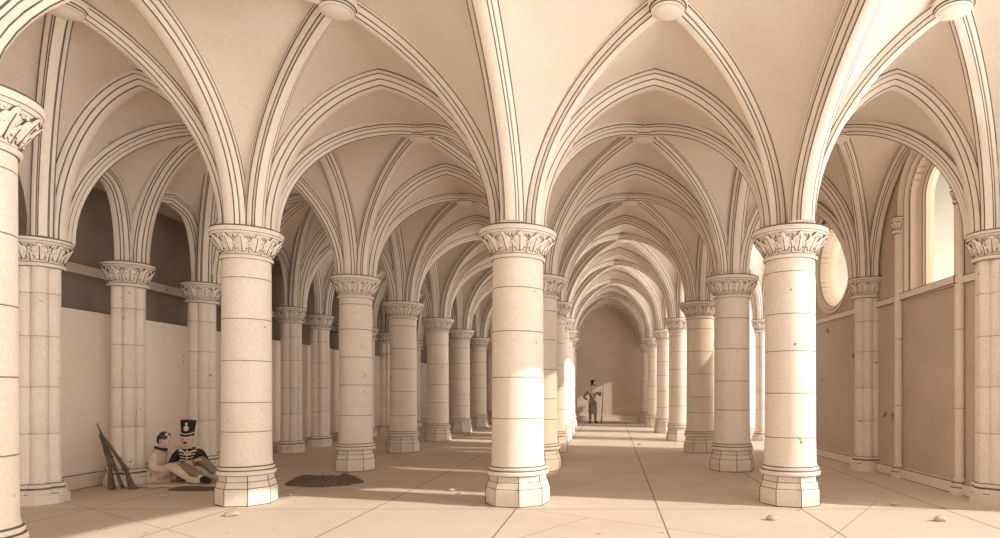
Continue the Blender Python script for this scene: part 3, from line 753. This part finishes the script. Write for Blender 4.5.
# the soldier in the dark braided jacket and tall fur cap, facing the viewer
J2 = dict(pelvis=(0, 0, .12), waist=(0, .01, .26), chest=(-.01, 0, .43), neck=(-.01, -.025, .545), head=(-.012, -.06, .655),
          arms=[[(-.175, -.01, .45), (-.245, -.10, .23), (-.02, -.24, .235)], [(.165, -.01, .45), (.29, -.05, .24), (.33, -.25, .33)]],
          legs=[[(-.08, -.05, .115), (.14, -.36, .26), (.50, -.44, .07), (.61, -.50, .06)], [(.09, -.04, .12), (.31, -.22, .36), (.60, -.20, .08), (.70, -.27, .05)]])
p2, g2_ = figure('person in a dark braided jacket and tall fur cap sitting on the floor', (-6.72, 9.88, .03), J2, (.38, -1, -.10), DARKC, TROU, DARKC, [(1, (.3, -.3, -1), .6), (-1, (0, 0, -1), .7)])
shako(p2, Vector(J2['head']) + Vector((0, .012, .052)), (.0, .10, 1), (.38, -1, 0), .245)
mb = MB()
for k in range(5):                                    # rows of pale braid across the chest
    z = .27 + .048 * k; w = .075 + .012 * k; y = -.118 - .012 * min(k, 3) * .5
    mb.tube([(-w - .01, y + .035, z + .012), (-w * .5, y - .004, z), (0, y - .016, z - .006), (w * .5 - .01, y - .004, z), (w - .01, y + .035, z + .012)], .0095, 6)
mb.tube([(-.01, -.14, .24), (-.01, -.15, .35), (-.01, -.13, .49)], .008, 6)
mb.tube([(-.13, -.07, .50), (-.06, -.12, .46), (-.01, -.14, .40)], .011, 6); mb.tube([(.11, -.07, .50), (.05, -.12, .46), (-.01, -.14, .40)], .011, 6)
ca, sa = math.cos(R(20)), math.sin(R(20)); mb.v = [(x * ca - y * sa, x * sa + y * ca, z) for x, y, z in mb.v]
mb.build('braid', [BRAID], g2_)
for sx in (-1, 1):
    mb = MB(); mb.ball((sx * .185 - .01, -.01, .515), (Vector((1, 0, 0)), Vector((0, 1, 0)), Vector((0, 0, 1))), (.062, .055, .022), 0, 12, 6); mb.build('epaulette', [BRAID], g2_)
mb = MB(); mb.ball((.023, -.152, .602), (Vector((1, 0, 0)), Vector((0, 1, 0)), Vector((0, 0, 1))), (.036, .018, .016), 0, 8, 6); mb.build('moustache', [HAIR], p2)

# the sentry in the distance
J3 = dict(pelvis=(0, 0, .92), waist=(0, 0, 1.08), chest=(0, 0, 1.30), neck=(.0, -.01, 1.46), head=(.02, -.03, 1.60),
          arms=[[(-.19, 0, 1.38), (-.40, -.04, 1.16), (-.20, -.13, 1.02)], [(.19, 0, 1.38), (.34, -.10, 1.20), (.36, -.19, 1.42)]],
          legs=[[(-.09, 0, .86), (-.10, -.02, .47), (-.11, .03, .08), (-.15, -.10, .045)], [(.09, 0, .86), (.11, -.03, .47), (.12, .02, .08), (.18, -.10, .045)]])
p3, g3 = figure('person in a long coat and tall dark cap standing by the far end wall', (-.85, 27.2, 0), J3, (.75, -1, -.05), TROU, TROU, DARKC, [(1, (1, 0, 0), .5), (-1, (0, -1, 0), 1.0)], True)
shako(p3, Vector(J3['head']) + Vector((0, .01, .05)), (0, .05, 1), (.75, -1, 0), .24)
mb = MB(); mb.tube([(-.17, -.14, 1.44), (.0, -.17, 1.2), (.15, -.15, .98)], .022, 6); mb.build('cross_belt', [BRAID], g3)

# ------------------------------------------------------------------ muskets
def musket(label, foot, muzzle, group, roll=0.0):
    """butt at foot, muzzle at muzzle"""
    a, b = Vector(foot), Vector(muzzle); d = (b - a); L_ = d.length; d.normalize()
    t = thing('musket', label, 'musket', tuple(a), 0, group)
    x = d.orthogonal().normalized(); x = Matrix.Rotation(roll, 3, d) @ x; y = d.cross(x)
    def P(u, v, w): return d * (u * L_) + x * v + y * w
    mb = MB()
    secs = [(0, -.058, .052, .018), (.02, -.060, .055, .021), (.12, -.045, .045, .021), (.22, -.022, .034, .019), (.28, -.004, .026, .017), (.36, .004, .027, .017), (.44, .008, .024, .015), (.62, .012, .019, .013), (.80, .014, .016, .011), (.84, .014, .010, .008)]
    rows = []
    for u, c, hx, hw in secs:
        rows.append([P(u, c + hx * math.cos(2 * math.pi * k / 12), hw * math.sin(2 * math.pi * k / 12)) for k in range(12)])
    mb.grid([r_ + [r_[0]] for r_ in rows]); mb.fan(rows[0]); mb.fan(rows[-1]); st = mb.build('stock', [WOOD], t, ang=60)
    mb = MB(); mb.tube([P(.33, .028, 0), P(.6, .026, 0), P(1.0, .024, 0)], [.014, .0115, .0095], 10); mb.build('barrel', [STEEL], t)
    mb = MB(); mb.tube([P(.30, .012, .02), P(.40, .014, .02)], [.014, .011], 8); mb.tube([P(.33, .02, .026), P(.335, .055, .028), P(.355, .062, .028)], [.009, .009, .006], 7); mb.build('lock', [STEEL], t)
    mb = MB(); mb.tube([P(.27, -.03, 0), P(.285, -.062, 0), P(.33, -.066, 0), P(.36, -.022, 0)], .005, 6); mb.build('trigger_guard', [STEEL], t)
    for u in (.52, .68, .80):
        mb = MB(); mb.tube([P(u, .016, 0), P(u + .014, .016, 0)], .026, 12); mb.build('barrel_band', [STEEL], t)
    return t
musket('musket leaning on the pale wall, the tallest of the three, muzzle highest', (-7.22, 9.04, .02), (-7.79, 9.35, .955), 'muskets leaning on the wall', .5)
musket('musket leaning on the pale wall, the middle one of the three', (-7.14, 9.07, .02), (-7.79, 9.42, .87), 'muskets leaning on the wall', 1.3)
musket('musket leaning on the pale wall, the shortest and nearest the clustered pier', (-6.97, 9.12, .02), (-7.64, 9.25, .80), 'muskets leaning on the wall', -.4)
musket('musket held upright by the person standing at the far end wall', (-.44, 26.98, .01), (-.40, 27.0, 1.66), None, .3)

# ------------------------------------------------------------------ floor litter
def cloth_heap(name, label, cat, cx, cy, lx, ly, h, m, seed, ang=0.0):
    nx, ny = 44, 26; mb = MB(); rows = []
    for j in range(ny + 1):
        row = []
        for i in range(nx + 1):
            a = 2 * math.pi * i / nx; q = j / ny
            edge = 1 + .18 * noise.noise((math.cos(a) * 1.4 + seed, math.sin(a) * 1.4, seed * .7)) + .07 * noise.noise((math.cos(a) * 4 + seed, math.sin(a) * 4, 3.1))
            x, y = math.cos(a) * lx * edge * q, math.sin(a) * ly * edge * q
            z = h * (1 - q ** 2.4) * (.72 + .55 * noise.noise((x * 3.2 + seed, y * 4.5, 1.3)) + .22 * noise.noise((x * 9, y * 9 + seed, 5)))
            row.append((cx + x * math.cos(ang) - y * math.sin(ang), cy + x * math.sin(ang) + y * math.cos(ang), max(.006, z + .008) if q < 1 else .0))
        rows.append(row)
    mb.grid(rows); o = mb.build(name, [m], ang=80); return tag(o, label, cat, None, 'thing')
cloth_heap('sacking', 'dark hatched heap of sacking on the floor right of the soldiers\' column', 'cloth', -4.52, 9.75, .56, .42, .17, HATCH, 2.2)
cloth_heap('sacking', 'dark flat sacking on the floor in front of the seated soldiers', 'cloth', -6.10, 9.10, .40, .16, .05, HATCH, 6.4)
mb = MB(); rows = []
for j in range(7):
    rows.append([(-7.55 + 1.75 * i / 22 + .03 * math.sin(j * 2.1), 9.22 + .86 * j / 6 + .02 * math.sin(i * 1.3), .022 + .006 * math.sin(i * 1.9 + j)) for i in range(23)])
mb.grid(rows); o = mb.build('straw_mat', [STRAW], ang=80); md = o.modifiers.new('thick', 'SOLIDIFY'); md.thickness = .02; md.offset = 0
tag(o, 'pale straw mat spread under the two seated soldiers', 'mat', None, 'thing')
def stone(label, x, y, r, seed):
    mb = MB(); nu, nv = 12, 8; rows = []
    for i in range(1, nv):
        th = math.pi * i / nv
        rows.append([Vector((math.sin(th) * math.cos(2 * math.pi * k / nu), math.sin(th) * math.sin(2 * math.pi * k / nu) * .7, -math.cos(th) * .42)) for k in range(nu)])
    rows = [[Vector((x, y, r * .36)) + v * r * (1 + .35 * noise.noise(v * 1.6 + Vector((seed, 0, 0)))) for v in row] for row in rows]
    mb.grid([q + [q[0]] for q in rows]); mb.fan(list(reversed(rows[0]))); mb.fan(rows[-1])
    tag(mb.build('stone', [TAN], ang=25), label, 'stone', 'loose stones', 'thing')
def fpt(px, py): Y = F * EYE / (py - 390); return (px - 612) * Y / F, Y
for px, py, r, lab in ((452, 491, .05, 'small loose stone left of the centre front column, larger of the close pair'), (460, 494, .035, 'small loose stone left of the centre front column, smaller of the close pair'),
                       (164, 497, .07, 'flat loose stone on the floor below the seated soldiers'), (232, 516, .08, 'flat loose stone in front of the soldiers\' column'),
                       (290, 496, .04, 'small loose stone in front of the dark sacking heap'), (772, 520, .07, 'flat loose stone in front of the right front column'),
                       (895, 505, .06, 'loose stone on the floor near the right wall'), (940, 521, .075, 'loose stone in the lower right corner of the floor'),
                       (640, 445, .06, 'small loose stone in the middle of the nave floor')):
    x, y = fpt(px, py); stone(lab, x, y, r, px * .1)
